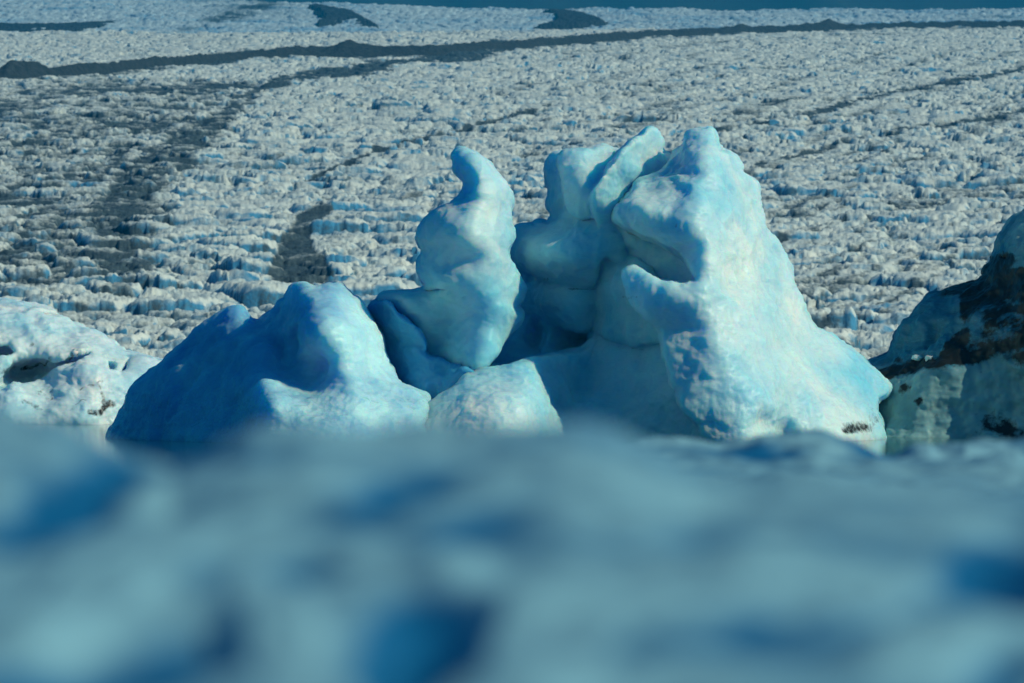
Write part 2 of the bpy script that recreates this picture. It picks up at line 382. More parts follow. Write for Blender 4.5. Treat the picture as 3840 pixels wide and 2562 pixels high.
def build_slope():
    ys = np.arange(FS0, 3700, 2.6); us = np.linspace(-.21, .21, 1400)
    Y = np.repeat(ys[:, None], len(us), 1); X = us[None]*Y
    wx = X + 5*noise(X/40, Y/40, seed=51); wy = Y + 5*noise(X/40, Y/40, seed=52)
    F1, F2, ID, OF = worley(wx/7, wy/13, seed=53); r = rnd(*ID, seed=54)
    F1b, F2b, IDb, _ = worley(wx/3, wy/6, seed=56)
    lo = fbm(X/160, Y/120, o=4, seed=55); st_ = fbm((X + .9*Y)/26, (Y - .4*X)/240, o=3, seed=58)
    z = sbase(X, Y) + 1.9*r + OF[0]*(r - .5)*1.2 + .8*rnd(*IDb, seed=57) + 3*lo + 1.2*st_ - .9*ss(.15, 0, F2 - F1)
    px, py = pix(X, Y, sbase(X, Y)); gx, gy = px/D2N, py/D2N
    n = fbm(X/60, Y/60, o=4, seed=59)
    d = .14 + .16*n + .14*st_ + .12*ss(.15, 0, F2 - F1)
    d = np.maximum(d, (.45 + .3*n + .2*st_)*ss(60, 10, np.abs(gx - 560 + 3*(gy - 30)))*.9 + (.38 + .3*n)*ss(260, 60, np.abs(gx - 560))*ss(62, 45, gy))
    d = np.maximum(d, (.40 + .35*n)*ss(160, 20, np.abs(gx - 2260))*ss(70, 50, gy)); d = np.maximum(d, (.36 + .4*n)*ss(130, 20, np.abs(gx - 1640 - 4*(gy - 40)))*ss(70, 40, gy))
    bl = .25 + .35*lo + .3*n + .3*ss(.2, 0, F2 - F1)
    tag(gridmesh('snow_slope', np.stack([X, Y, z], -1), M_SLOPE, attrs={'dirt': d, 'blue': bl}), 'pale bluish ice slope rising behind the glacier crest to the mountain', None, None, 'structure')
build_slope()
def outcrop(poly, label, hgt, seed, base_fn, pt_fn, n=(150, 60), rag=4.):
    poly = np.array(poly, float) + (0, 7); x0, y0 = poly.min(0) - 6; x1, y1 = poly.max(0) + 6
    gx, gy = np.meshgrid(np.linspace(x0, x1, n[0]), np.linspace(y0, y1, n[1]))
    X, Y = pt_fn(gx, gy)
    d = polydist(gx + rag*noise(gx/9, gy/5, seed=seed) + .5*rag*noise(gx/3, gy/2, seed=seed + 1), gy + .4*rag*noise(gx/7, gy/4, seed=seed + 2), chaikin(poly))
    h = hgt*ss(-1.5, 9, d) + 1.4*fbm(X/9, Y/9, o=4, seed=seed + 3)*ss(0, 5, d)
    Z = base_fn(X, Y) + np.where(d > -1.5, 2.0 + h, -5)
    V = np.stack([X, Y, Z], -1); c = V.reshape(-1, 3).mean(0)
    Q = (d > -3.); r, cc = Q.shape; a = np.arange(r*cc).reshape(r, cc)
    F = np.stack([a[:-1, :-1], a[1:, :-1], a[1:, 1:], a[:-1, 1:]], -1).reshape(-1, 4)
    m = (Q[:-1, :-1] | Q[1:, :-1] | Q[1:, 1:] | Q[:-1, 1:]).ravel(); F = F[m]
    u, inv = np.unique(F, return_inverse=True)
    o = mesh('rock_outcrop', V.reshape(-1, 3)[u] - c, inv.reshape(-1, 4), M_MOR); o.location = c
    return tag(o, label, 'rock outcrop', 'bare rocks on the far ice slope')
outcrop([(700, 12), (730, 8), (770, 18), (800, 20), (830, 38), (865, 55), (872, 66), (850, 62), (815, 54), (780, 52), (755, 60), (725, 64), (728, 50), (745, 42), (728, 30)], 'angular dark rock outcrop on far ice slope with pale ice notch at its foot', 3, 71, sbase, spoint_grid)
outcrop([(1240, 22), (1285, 20), (1330, 26), (1375, 40), (1400, 56), (1360, 62), (1330, 70), (1280, 68), (1225, 64), (1235, 56), (1275, 50), (1270, 38)], 'oval dark rock outcrop on far ice slope nearest the middle of the skyline', 3, 75, sbase, spoint_grid)
outcrop([(-60, 48), (0, 53), (80, 54), (170, 52), (230, 47), (285, 48), (240, 55), (190, 64), (140, 71), (70, 70), (0, 66), (-60, 70)], 'long flat dark rock strip low on far ice slope at the left', 2, 79, sbase, spoint_grid)
def build_mountain():
    xs = np.linspace(-2500, 2500, 260); ys = np.linspace(5200, 7800, 90); X, Y = np.meshgrid(xs, ys)
    z = 300 + 900*ss(5200, 7600, Y) + 150*fbm(X/900, Y/900, o=5, seed=91, ridge=True)*ss(5200, 6000, Y)
    tag(gridmesh('mountain', np.stack([X, Y, z], -1), M_MOUNT), 'dark blue mountain side above the far ice slope', None, None, 'structure')
build_mountain()
# ------------------------------------------------------------------ icebergs
def Z(ox, oy, sc):
    return lambda pts: [(ox + p[0]/sc, oy + p[1]/sc, *p[2:]) for p in pts]
z1 = Z(350, 950, 1.3824); z2 = Z(1850, 450, 1.2065); z7 = Z(1350, 500, 1.494); z6 = Z(3040, 750, 1.425); z5 = Z(0, 1050, 2.24); z8 = Z(2500, 1250, 1.7537)
def berg_part(name, layers, mat, parent, Y0, dpt=(-5.5, 6.5), step=5.0, dstep=.07, carve=(), sc_amp=.10, sc_size=.75, fb=.07, dirt=None, milk_light=None, seed=0, bump2=.10, flute=.0, crust=0.):
    """closed surface of one part: layers = (outline, depth control points, thickness, edge radius) in photo pixels / metres"""
    allp = np.concatenate([np.array(l[0])[:, :2] for l in layers])
    xs = np.arange(allp[:, 0].min() - 4*step, allp[:, 0].max() + 4*step, step); ys = np.arange(allp[:, 1].min() - 4*step, allp[:, 1].max() + 4*step, step)
    ds = np.arange(dpt[0], dpt[1], dstep).astype(np.float32)
    px, py = np.meshgrid(xs, ys, indexing='ij'); f = None
    for poly, ctrl, thick, rad, *bl_ in layers:
        d = (polydist(px, py, chaikin(np.array(poly)[:, :2]))/144.).astype(np.float32)
        F = rbf(ctrl, px, py).astype(np.float32)
        dd = np.clip(d, 0, rad); e = rad - np.sqrt(np.maximum(rad**2 - (rad - dd)**2, 0))
        Ff = F + e; B = F + thick - e
        g = np.maximum(np.maximum(Ff[..., None] - ds, ds - B[..., None]), -d[..., None])
        if f is None: f = g
        else:
            kk = bl_[0] if bl_ else .06; h = np.clip(.5 + .5*(g - f)/kk, 0, 1); f = g*(1 - h) + f*h - kk*h*(1 - h)
    for cx, cy, cdp, rx, ry, rd, rot in carve:
        c_, s_ = math.cos(R(rot)), math.sin(R(rot)); u = (px - cx)*c_ + (py - cy)*s_; v = -(px - cx)*s_ + (py - cy)*c_
        q = ((u/rx)**2 + (v/ry)**2)[..., None] + ((ds - cdp)/rd)**2
        g = (1 - np.sqrt(q))*min(rx/144, ry/144, rd); kk = .10
        h = np.clip(.5 - .5*(f - g)/kk, 0, 1); f = f*(1 - h) + g*h + kk*h*(1 - h)
    f[0] = f[-1] = 1; f[:, 0] = f[:, -1] = 1; f[:, :, 0] = f[:, :, -1] = 1
    V, Q = surface_nets(f.astype(np.float32))
    V = relax(V, Q, 1, .6)
    vx = xs[0] + V[:, 0]*step; vy = ys[0] + V[:, 1]*step; vd = Y0 + ds[0] + V[:, 2]*dstep
    P = world(vx, vy, vd)
    Q = Q[:, ::-1] if (normals(P, Q)*(P - P.mean(0))).sum() < 0 else Q
    N = normals(P, Q); s = seed*17.3
    a, b, c = P[:, 0] + s, P[:, 1], P[:, 2]
    wv = .25*fbm(a*1.1, b*1.1, c*1.1, o=2, seed=seed)
    F1, F2, _, _ = worley((a + wv)/sc_size, (b + wv)/sc_size, (c - wv)/sc_size, seed=seed + 1)
    disp = sc_amp*np.minimum(F1, .9)**2 - sc_amp*.35
    disp += fb*fbm(a*1.5, b*1.5, c*1.8, o=5, seed=seed + 3, gain=.5) + .05*fbm(a*.9 + wv, b*.9, c*1.3 + wv, o=3, seed=seed + 9, ridge=True) + bump2*noise(a*.6, b*.6, c*.6, seed=seed + 5)
    disp += flute*fbm(a*3.2 + .5*wv, b*3.2, c*.7, o=3, seed=seed + 11, ridge=True)
    P = P + N*disp[:, None]
    lx = 24*noise(vx/90, vy/90, seed=77)
    at = {'crust': crust*ss(1390, 1520, vy + lx), 'dirt': np.zeros(len(P)) if dirt is None else dirt(vx, vy, P), 'milk_light': np.zeros(len(P)) if milk_light is None else milk_light(vx, vy, P)}
    org = np.array(parent.location)
    return mesh(name, P - org, Q, mat, parent, at)
def spots(lst):
    """soft round spots of dirt: (px, py, rx, ry, strength)"""
    def fn(vx, vy, P):
        d = np.zeros(len(vx))
        for x, y, rx, ry, s in lst: d = np.maximum(d, s*np.exp(-((vx - x)/rx)**2 - ((vy - y)/ry)**2))
        return d
    return fn
berg = empty('iceberg', (.3, 100., 0)); tag(berg, 'large sculpted turquoise iceberg with a twisted spire and a jagged tower', 'iceberg')
# tower: a recessed core with overlapping masses in front of it
def outl(p): return z2(p)
CORE = z2([(232, 205), (265, 160), (297, 155), (330, 152), (380, 150), (440, 146), (485, 122), (520, 135), (560, 146), (640, 160), (757, 158), (798, 156), (812, 176), (818, 140), (860, 132), (900, 100), (1000, 300), (1000, 1500), (200, 1540), (60, 1300), (-110, 1160), (-60, 1100), (0, 1012), (60, 970), (120, 925), (140, 882), (97, 845), (138, 800), (140, 760), (150, 730), (200, 600), (262, 482), (270, 420), (250, 380), (265, 330), (245, 270)])
COREC = z2([(260, 170, 4.0), (240, 230, 4.2), (290, 300, 2.9), (300, 440, 2.9), (235, 210, 4.9), (330, 200, 2.9), (440, 170, 2.9), (520, 180, 2.8), (620, 250, 2.6), (740, 190, 3.3), (800, 190, 3.0), (700, 280, 2.8), (620, 400, 2.0), (560, 470, 1.8), (500, 430, 2.2), (430, 430, 2.0), (350, 450, 2.2), (450, 560, 1.6),
    (600, 560, 1.3), (700, 560, .7), (800, 640, -.1), (900, 700, -1.0), (640, 650, 1.2), (760, 720, .1), (560, 700, 1.4), (460, 780, 2.4), (560, 830, 2.0), (660, 920, 1.4), (300, 800, 3.0), (200, 800, 3.3), (110, 845, 4.0), (160, 930, 3.8), (50, 1000, 3.5), (230, 1000, 3.8), (330, 1000, 4.8), (420, 1000, 4.9), (430, 1100, 4.8), (360, 1180, 4.2), (250, 1200, 2.0), (500, 1050, 2.6), (600, 1100, 1.8), (720, 1000, .9), (850, 1000, 0), (700, 1300, 1.0), (400, 1400, 2.0), (100, 1200, 2.6), (-60, 1120, 3.6)])
WEDGE = z2([(815, 175), (840, 150), (868, 110), (873, 90), (885, 56), (960, 50), (985, 40), (1000, 75), (1005, 112), (1030, 150), (1080, 160), (1110, 200), (1105, 240), (1150, 265), (1180, 285), (1195, 330), (1200, 380), (1215, 450), (1235, 512), (1280, 555), (1310, 600), (1320, 650), (1335, 700), (1350, 760), (1395, 850), (1440, 940), (1500, 970), (1570, 1015), (1620, 1050), (1700, 1115), (1760, 1180), (1785, 1225), (1730, 1265), (1722, 1320), (1745, 1350), (1765, 1440), (1770, 1560), (985, 1560), (995, 1475), (975, 1440), (945, 1425), (935, 1390), (900, 1350), (855, 1310), (832, 1270), (845, 1225), (805, 1195), (800, 1130), (785, 1060), (765, 990), (730, 920), (690, 880), (645, 840), (628, 790), (605, 740), (588, 690), (625, 668), (680, 690), (735, 728), (800, 742), (870, 745), (915, 738), (926, 715), (905, 670), (850, 610), (780, 568), (700, 525), (650, 510), (600, 480), (550, 452), (556, 410), (590, 370), (640, 320), (655, 285), (720, 258), (790, 215)])
WEDGEC = z2([(985, 60, .9), (910, 70, .9), (900, 160, .1), (960, 180, -.2), (830, 200, .7), (700, 300, .3), (760, 290, -.2), (560, 430, -.9), (640, 350, -.8), (600, 460, -1.1), (680, 400, -1.5), (680, 500, -1.4), (780, 430, -1.7), (850, 330, -1.0), (840, 540, -1.9), (930, 350, -1.5), (930, 500, -2.1), (960, 640, -2.4), (880, 620, -1.6),
    (600, 700, -1.9), (680, 760, -2.5), (640, 820, -2.2), (800, 800, -2.9), (900, 780, -2.8), (720, 860, -2.6), (980, 760, -2.6), (760, 950, -2.5), (820, 1050, -2.8), (870, 1200, -3.3), (920, 1350, -3.5), (1000, 1460, -3.4), (1000, 1250, -3.5), (1000, 1000, -3.1), (900, 950, -2.7), (1240, 1480, -3.0), (1285, 1480, -1.6), (1250, 1300, -2.6), (1290, 1400, -1.3), (1240, 1180, -2.2),
    (1100, 300, .7), (1180, 320, 2.0), (1030, 400, -.8), (1080, 500, -.6), (1200, 550, 1.2), (1110, 700, -.9), (1310, 700, 2.2), (1200, 900, -1.0), (1350, 900, 1.6), (1430, 960, 2.4), (1250, 1080, -1.4), (1350, 1250, -1.0), (1450, 1150, .7), (1500, 1350, -.7), (1600, 1100, 2.6), (1700, 1300, 1.8), (1770, 1220, 3.2), (1500, 1000, 2.6), (1600, 1450, -.4), (1720, 1420, 1.4), (1370, 1400, -1.4)])
SLAB = z2([(300, 147), (380, 142), (440, 142), (485, 124), (540, 140), (540, 210), (470, 290), (450, 370), (440, 440), (390, 430), (335, 400), (326, 330), (318, 250)])
SLABC = z2([(310, 160, 1.9), (318, 300, 1.6), (340, 400, 1.6), (400, 180, 1.5), (440, 150, 1.8), (400, 300, 1.0), (420, 420, 1.3), (470, 250, 1.4), (500, 150, 2.2)])
RIB = z2([(600, 126), (650, 86), (688, 60), (700, 42), (735, 50), (765, 95), (752, 130), (757, 165), (800, 215), (790, 300), (720, 380), (640, 440), (590, 490), (545, 510), (490, 490), (452, 400), (450, 330), (470, 290), (520, 220), (560, 170)])
RIBC = z2([(700, 55, 1.7), (660, 90, 1.3), (745, 100, 2.4), (610, 140, 1.0), (540, 235, .6), (480, 330, .5), (470, 400, .8), (620, 220, 1.1), (700, 160, 1.9), (740, 160, 2.5), (560, 330, 1.0), (540, 420, 1.0), (640, 270, 1.6), (600, 310, 1.5), (700, 270, 1.9), (520, 480, 1.1), (760, 210, 2.5), (780, 300, 2.2), (680, 380, 1.5), (600, 470, 1.2)])
SNOUT = z2([(57, 550), (90, 525), (110, 492), (150, 486), (190, 490), (200, 470), (262, 484), (300, 460), (340, 420), (440, 450), (540, 470), (590, 530), (600, 600), (590, 640), (560, 640), (500, 610), (480, 640), (470, 720), (440, 765), (360, 760), (300, 755), (240, 735), (190, 700), (130, 690), (100, 670), (75, 655), (57, 620), (70, 590)])
SNOUTC = z2([(65, 560, 3.2), (130, 510, 2.6), (230, 490, 2.6), (150, 600, 1.8), (260, 580, 1.1), (350, 500, 1.6), (380, 600, .7), (480, 560, .8), (560, 580, .9), (430, 680, 1.1), (300, 690, 1.4), (200, 660, 1.9), (100, 650, 2.8), (440, 750, 1.7)])
JAW = z2([(97, 845), (140, 800), (145, 745), (210, 640), (440, 640), (490, 760), (500, 900), (455, 938), (400, 948), (330, 940), (250, 905), (230, 890), (190, 880), (140, 882)])
JAWC = z2([(110, 845, 3.7), (170, 800, 2.9), (250, 780, 2.2), (330, 820, 1.7), (420, 820, 1.8), (450, 900, 2.1), (340, 910, 2.0), (230, 870, 2.7), (250, 690, 2.4), (400, 690, 2.0), (490, 850, 2.0)])
CHEEK = z2([(395, 780), (430, 650), (545, 590), (680, 640), (770, 800), (800, 960), (760, 1000), (705, 1008), (640, 1018), (560, 1005), (500, 978), (440, 940), (400, 880)])
CHEEKC = z2([(490, 790, 1.6), (540, 720, 1.0), (590, 760, .4), (560, 860, .9), (640, 900, .2), (690, 960, -.2), (600, 980, .7), (500, 940, 1.6), (410, 800, 2.6), (430, 900, 2.6), (440, 700, 2.2), (700, 800, -.3), (780, 950, -.8), (600, 640, 1.0)])
APRON = z2([(330, 1230), (400, 1140), (455, 1060), (500, 950), (640, 930), (820, 960), (920, 1200), (980, 1380), (1040, 1560), (240, 1560), (290, 1320)])
APRONC = z2([(390, 1205, .9), (470, 1120, 1.1), (530, 1040, 1.2), (640, 1040, .7), (740, 1060, -.2), (600, 1150, .2), (500, 1250, .0), (400, 1350, -.6), (700, 1250, -.7), (820, 1200, -1.4), (600, 1420, -.8), (850, 1420, -1.8), (400, 1500, -1.0), (520, 970, 1.7), (640, 950, 1.1), (300, 1300, .2), (290, 1450, -.6), (500, 1480, -1.0)])
LEFT = z2([(57, 550), (90, 525), (110, 492), (150, 486), (190, 490), (200, 470), (262, 484), (300, 455), (335, 405), (440, 420), (560, 440), (640, 500), (760, 600), (940, 760), (1100, 1560), (230, 1560), (255, 1300), (250, 1150), (215, 1040), (180, 985), (140, 930), (140, 882), (97, 845), (138, 800), (140, 760), (110, 730), (100, 670), (75, 655), (57, 620), (70, 590)])
LEFTC = [(a_, b_, c_ + .55) for a_, b_, c_ in SNOUTC + JAWC + CHEEKC + APRONC] + z2([(340, 430, 2.0), (440, 450, 1.5), (540, 470, 1.2), (600, 560, 1.0), (720, 600, .5), (860, 720, -.5), (900, 900, -1.0), (1000, 1200, -1.5), (430, 1010, 3.8), (380, 1090, 3.7), (300, 1010, 3.5), (350, 960, 3.6), (470, 960, 3.2), (410, 1150, 3.2), (270, 1150, 2.4), (250, 1300, 1.8), (480, 1010, 3.2), (190, 960, 3.2), (360, 790, 1.9), (260, 745, 2.1)])
cv = lambda x, y, d, rx, ry, rd, rot=0: (*z2([(x, y)])[0], d, rx/1.2065, ry/1.2065, rd, rot)
TCARVE = [cv(185, 965, 3.2, 60, 80, .9, 0), cv(150, 735, 2.6, 34, 20, .7, 0), cv(1330, 1450, -2.0, 50, 130, .8, 0)]
tdark = spots([(*z2([(1640, 1395)])[0], 70, 24, .8), (*z2([(1600, 1410)])[0], 40, 18, .75), (*z2([(1720, 1360)])[0], 30, 45, .45), (*z2([(390, 765)])[0], 80, 6, .5), (*z2([(830, 480)])[0], 8, 14, .5), (*z2([(240, 720)])[0], 14, 10, .5), (*z2([(620, 800)])[0], 90, 7, .4), (*z2([(640, 1040)])[0], 90, 5, .4)])  # dirt at the foot; thin dark strips along the lower edges of folds
# ledge in front of the tower
LE = [(1605, 1520), (1640, 1490), (1655, 1478), (1688, 1464), (1717, 1442), (1746, 1406), (1779, 1402), (1810, 1388), (1833, 1384), (1880, 1385), (1930, 1368), (1990, 1350), (2060, 1340), (2150, 1330), (2300, 1340), (2400, 1400), (2400, 1720), (1530, 1720), (1550, 1610), (1590, 1560)]
LC = [(1650, 1500, -.6), (1720, 1460, -.5), (1800, 1420, -.3), (1860, 1400, 0.), (1950, 1320, .2), (2040, 1310, .3), (2090, 1380, .4), (1750, 1550, -1.7), (1900, 1500, -1.5), (2040, 1480, -.8), (2090, 1580, -.7), (1900, 1650, -2.3), (1650, 1650, -1.7), (2190, 1600, 2.6), (2160, 1700, 1.2), (1980, 1400, .1), (2000, 1600, -1.4)]
LC = [q for q in LC if q[0] < 1990] + [(2020, 1480, -.4), (2020, 1600, -1.2), (2000, 1310, .5), (2060, 1310, 1.1), (2090, 1400, 1.5), (2100, 1520, 1.1), (2110, 1640, .2), (2200, 1350, 3.0), (2200, 1500, 2.8), (2200, 1620, 2.0), (2300, 1350, 4.6), (2290, 1500, 4.0), (2300, 1640, 3.2), (2390, 1700, 3.8)]
LC = [(a_, b_, c_ - 1.8) for a_, b_, c_ in LC]
berg_part('tower', [(CORE, COREC, 3.5, .12), (LEFT, LEFTC, 3.0, .35, .3), (JAW, JAWC, 1.6, .22, .25), (APRON, APRONC, 3., .25, .3), (CHEEK, CHEEKC, 2., .22, .25), (SNOUT, SNOUTC, 2.2, .16, .2), (LE, LC, 4.0, .25, 1.1), (SLAB, SLABC, 1.6, .05, .2), (RIB, RIBC, 2.0, .08, .3), (WEDGE, WEDGEC, 5.5, .14, .12)], M_ICE, berg, 102.2, carve=TCARVE, dpt=(-5.6, 8.2), dirt=tdark, milk_light=spots([(*z2([(1150, 800)])[0], 420, 700, .5), (*z2([(420, 250)])[0], 120, 110, .5), (*z2([(720, 430)])[0], 160, 130, .5), (*z2([(1500, 1380)])[0], 160, 120, .6), (*z2([(330, 850)])[0], 300, 300, -.8), (*z2([(270, 300)])[0], 30, 130, -1.0), (*z2([(560, 1250)])[0], 190, 190, -.6), (1820, 1560, 250, 150, .4)]), seed=1, sc_amp=.13, sc_size=1.5, fb=.05, bump2=.05, flute=.014, crust=.35)  # negative spots paint shade onto the left body and slab side
# spire with its basin
SP = z7([(515, 125), (540, 96), (570, 84), (610, 104), (660, 125), (720, 170), (770, 235), (820, 295), (848, 350), (848, 400), (832, 450), (836, 510), (855, 575), (838, 605), (820, 640), (822, 695), (850, 740), (885, 800), (918, 850), (918, 900), (895, 940), (872, 966), (895, 990), (914, 1012), (905, 1045), (870, 1092), (800, 1180), (740, 1260), (690, 1330), (660, 1480), (550, 1480), (420, 1420), (300, 1350), (255, 1250), (215, 1165), (150, 1090), (110, 1000), (100, 930), (120, 905), (180, 893), (290, 888), (345, 880), (372, 850), (345, 820), (328, 780), (335, 725), (360, 660), (332, 620), (322, 570), (340, 520), (380, 475), (430, 430), (485, 410), (530, 380), (565, 350), (590, 310), (590, 262), (555, 236), (520, 200), (525, 160)])
SPC = z7([(560, 120, 3.6), (540, 180, 3.5), (620, 170, 3.0), (700, 250, 2.9), (650, 330, 2.7), (600, 330, 3.3), (600, 430, 2.5), (780, 320, 3.2), (840, 390, 3.9), (450, 500, 2.7), (350, 560, 3.6), (500, 600, 2.3), (650, 580, 2.1), (370, 640, 3.6), (360, 750, 3.7), (430, 700, 2.9), (500, 720, 2.7), (620, 730, 2.5), (750, 700, 2.6), (850, 700, 3.4), (600, 820, 2.4), (450, 850, 2.7), (400, 880, 3.4), (520, 900, 2.9), (700, 880, 2.6), (820, 860, 3.2), (250, 930, 3.4), (130, 930, 3.9), (300, 1000, 3.6), (500, 1050, 3.8), (450, 1200, 4.0), (600, 1250, 3.0), (800, 1000, 3.0), (700, 1130, 2.9), (900, 980, 3.7), (860, 860, 3.6), (640, 1340, 2.8), (320, 1130, 4.0), (380, 1270, 4.1), (240, 1160, 5.0), (290, 1320, 5.0), (430, 1400, 4.6), (130, 1020, 4.9), (550, 1440, 4.2), (780, 1100, 3.2)])
RIM = z7([(44, 1005), (85, 945), (165, 925), (205, 1000), (260, 1045), (322, 1085), (350, 1130), (378, 1190), (375, 1235), (430, 1262), (500, 1284), (560, 1312), (665, 1350), (600, 1440), (540, 1600), (330, 1640), (60, 1500), (10, 1200)])
RIMC = z7([(44, 1005, 3.4), (60, 1100, 3.6), (95, 940, 2.6), (160, 927, 2.1), (120, 1050, 2.9), (205, 1000, 2.0), (260, 1050, 2.0), (200, 1100, 2.6), (320, 1095, 2.1), (360, 1180, 2.2), (250, 1200, 2.7), (330, 1250, 2.3), (250, 1300, 2.8), (440, 1275, 2.2), (500, 1290, 2.0), (560, 1320, 1.6), (640, 1335, 1.2), (440, 1460, 1.9), (560, 1420, 1.3), (380, 1340, 2.2), (200, 1420, 3.2), (330, 1460, 2.5)])
SPC = [(a, b, c_ - 1.6) for a, b, c_ in SPC]; RIMC = [(a, b, c_ - .3) for a, b, c_ in RIMC]
berg_part('spire', [(SP, SPC, 2.6, .45)], M_ICE, berg, 100., dpt=(-2, 7.2), carve=[(*z7([(400, 880)])[0], 1.5, 60, 9, .6, -8)], milk_light=spots([(*z7([(720, 330)])[0], 90, 160, .5), (*z7([(600, 600)])[0], 160, 110, .3), (*z7([(250, 1250)])[0], 190, 170, -.4)]), seed=2, sc_amp=.02, fb=.03, bump2=.05)
berg_part('rim', [(RIM, RIMC, 3.4, .06)], M_RIM_SHADED, berg, 100., dpt=(-2, 7.2), seed=8, sc_amp=.05, fb=.06, bump2=.05)
# hump on the left, its dark face turned from the sun
HB = z1([(1000, 235), (1015, 185), (1038, 165), (1065, 158), (1090, 160), (1110, 168), (1140, 186), (1180, 182), (1220, 166), (1280, 172), (1320, 205), (1340, 225), (1370, 232), (1400, 280), (1440, 335), (1470, 385), (1500, 430), (1498, 500), (1530, 580), (1565, 640), (1580, 672), (1640, 698), (1700, 725), (1738, 745), (1735, 800), (1745, 835), (1760, 1060), (60, 1060), (80, 930), (120, 885), (165, 800), (190, 720), (235, 675), (290, 630), (400, 540), (450, 490), (500, 440), (570, 375), (650, 320), (720, 288), (755, 280), (777, 297), (800, 335), (830, 360), (860, 362), (900, 325), (945, 294), (962, 255)])
HC = z1([(1065, 170, 1.4), (1100, 300, .1), (1085, 420, -.5), (1250, 300, -.2), (1300, 480, -1.0), (1230, 600, -.9), (1010, 240, 2.0), (960, 300, 2.6), (960, 400, 1.8), (1000, 470, 1.3), (980, 560, 1.2), (1060, 520, .2), (860, 520, .9), (850, 600, .3), (880, 680, -1.0), (930, 720, -1.6), (900, 820, -2.0), (755, 290, 3.2), (860, 370, 2.8), (600, 400, 3.6), (500, 450, 4.0), (700, 480, 2.6), (600, 600, 2.6), (400, 600, 3.7), (250, 700, 4.4), (180, 800, 4.7), (130, 890, 5.0), (400, 800, 2.8), (600, 800, 1.4), (780, 800, .0), (500, 900, 1.6), (700, 950, -.2), (300, 930, 3.3), (760, 600, 1.3), (820, 450, 2.0),
    (1400, 300, 1.4), (1480, 420, 1.2), (1430, 550, .0), (1550, 650, .2), (1700, 740, -.4), (1600, 800, -1.2), (1400, 740, -1.6), (1200, 800, -2.0), (1100, 680, -.3), (1150, 600, -.2), (1000, 900, -2.5), (1500, 900, -1.9), (1720, 870, -1.1), (1000, 760, -1.8), (1740, 1060, -1.8), (900, 1060, -2.8), (300, 1060, 2.6), (1350, 400, -.4)])
c1 = lambda x, y, d, rx, ry, rd, rot=0: (*z1([(x, y)])[0], d, rx/1.3824, ry/1.3824, rd, rot)
berg_part('hump', [(HB, HC, 4.2, .5)], M_BLUE, berg, 100., dpt=(-4.5, 9.5), carve=[c1(1140, 620, -.9, 95, 70, .9, -35), c1(1010, 480, .2, 70, 130, .9, 15), c1(1230, 250, -.3, 90, 30, .4, -10), c1(700, 480, 1.9, 60, 140, .6, 35), c1(480, 640, 2.6, 60, 150, .6, 40)], milk_light=spots([(*z1([(1350, 450)])[0], 190, 190, 1.0), (*z1([(1350, 800)])[0], 330, 130, .8), (*z1([(1150, 230)])[0], 120, 60, .6), (*z1([(930, 760)])[0], 90, 170, .6), (*z1([(500, 700)])[0], 330, 300, -.5)]), seed=3, sc_amp=.06, fb=.05, bump2=.06, crust=.8)
# low dark block seen through the notch is part of the rim; small block behind the tower
def chunk(name, px, py, Y, size, label, cat, group, mat, seed, squash=(1, 1, 1)):
    t = np.linspace(0, math.pi, 22)[:, None]; u = np.linspace(0, 2*math.pi, 36)[None]
    D = np.stack(np.broadcast_arrays(np.sin(t)*np.cos(u), np.sin(t)*np.sin(u), np.cos(t)), -1)
    F1, F2, _, _ = worley(D[..., 0]*1.3 + seed, D[..., 1]*1.3, D[..., 2]*1.3, seed=seed)
    r = .75 + .45*F1 + .25*noise(D[..., 0]*2 + seed, D[..., 1]*2, D[..., 2]*2, seed=seed)
    P = D*r[..., None]*size*np.array(squash)
    P[:, -1] = P[:, 0]
    o = gridmesh(name, P, mat, attrs={'dirt': np.zeros(P.shape[0]*P.shape[1]), 'milk_light': np.zeros(P.shape[0]*P.shape[1])})
    o.location = world(px, py, Y); return tag(o, label, cat, group)
# dirty berg on the right
dberg = empty('iceberg', (12., 107., 0)); tag(dberg, 'grimy teal iceberg with black dirt bands cut off by the right edge', 'iceberg')
DB = z6([(285, 885), (330, 868), (372, 862), (430, 830), (442, 780), (456, 706), (500, 665), (560, 612), (602, 560), (645, 516), (700, 508), (790, 470), (870, 445), (902, 440), (930, 402), (920, 382), (960, 345), (990, 282), (1000, 222), (1030, 170), (1080, 115), (1140, 75), (1230, 30), (1420, -40), (1700, 60), (1900, 400), (1900, 1420), (1150, 1420), (380, 1420), (390, 1300), (375, 1240), (380, 1190), (300, 1120), (200, 1050)])
DC = z6([(300, 890, 1.6), (400, 870, 1.4), (450, 780, 1.8), (600, 620, 1.2), (650, 530, 1.8), (800, 480, 1.6), (750, 700, .4), (600, 780, .9), (900, 450, 1.6), (960, 360, 1.8), (1000, 240, 1.8), (1100, 120, 1.4), (1080, 260, .6), (1050, 420, .4), (950, 560, .2), (900, 700, -.4), (1050, 600, -.6), (1140, 400, -.4), (800, 760, -.1), (700, 880, -.6), (550, 890, .4), (420, 960, .6), (560, 1000, -.5), (700, 1000, -.7), (900, 1060, -.9), (850, 950, -.7), (1000, 920, -.9), (1000, 800, -.8), (1100, 1000, -1.2), (400, 1150, .1), (600, 1220, -.9), (850, 1310, -1.3), (1050, 1290, -1.4), (1140, 1200, -1.4), (500, 1330, -1.2), (1300, 600, -1.6), (1500, 900, -2.6), (1800, 900, -1.), (1300, 1200, -1.9)])
c6 = lambda x, y, d, rx, ry, rd, rot=0: (*z6([(x, y)])[0], d, rx/1.425, ry/1.425, rd, rot)
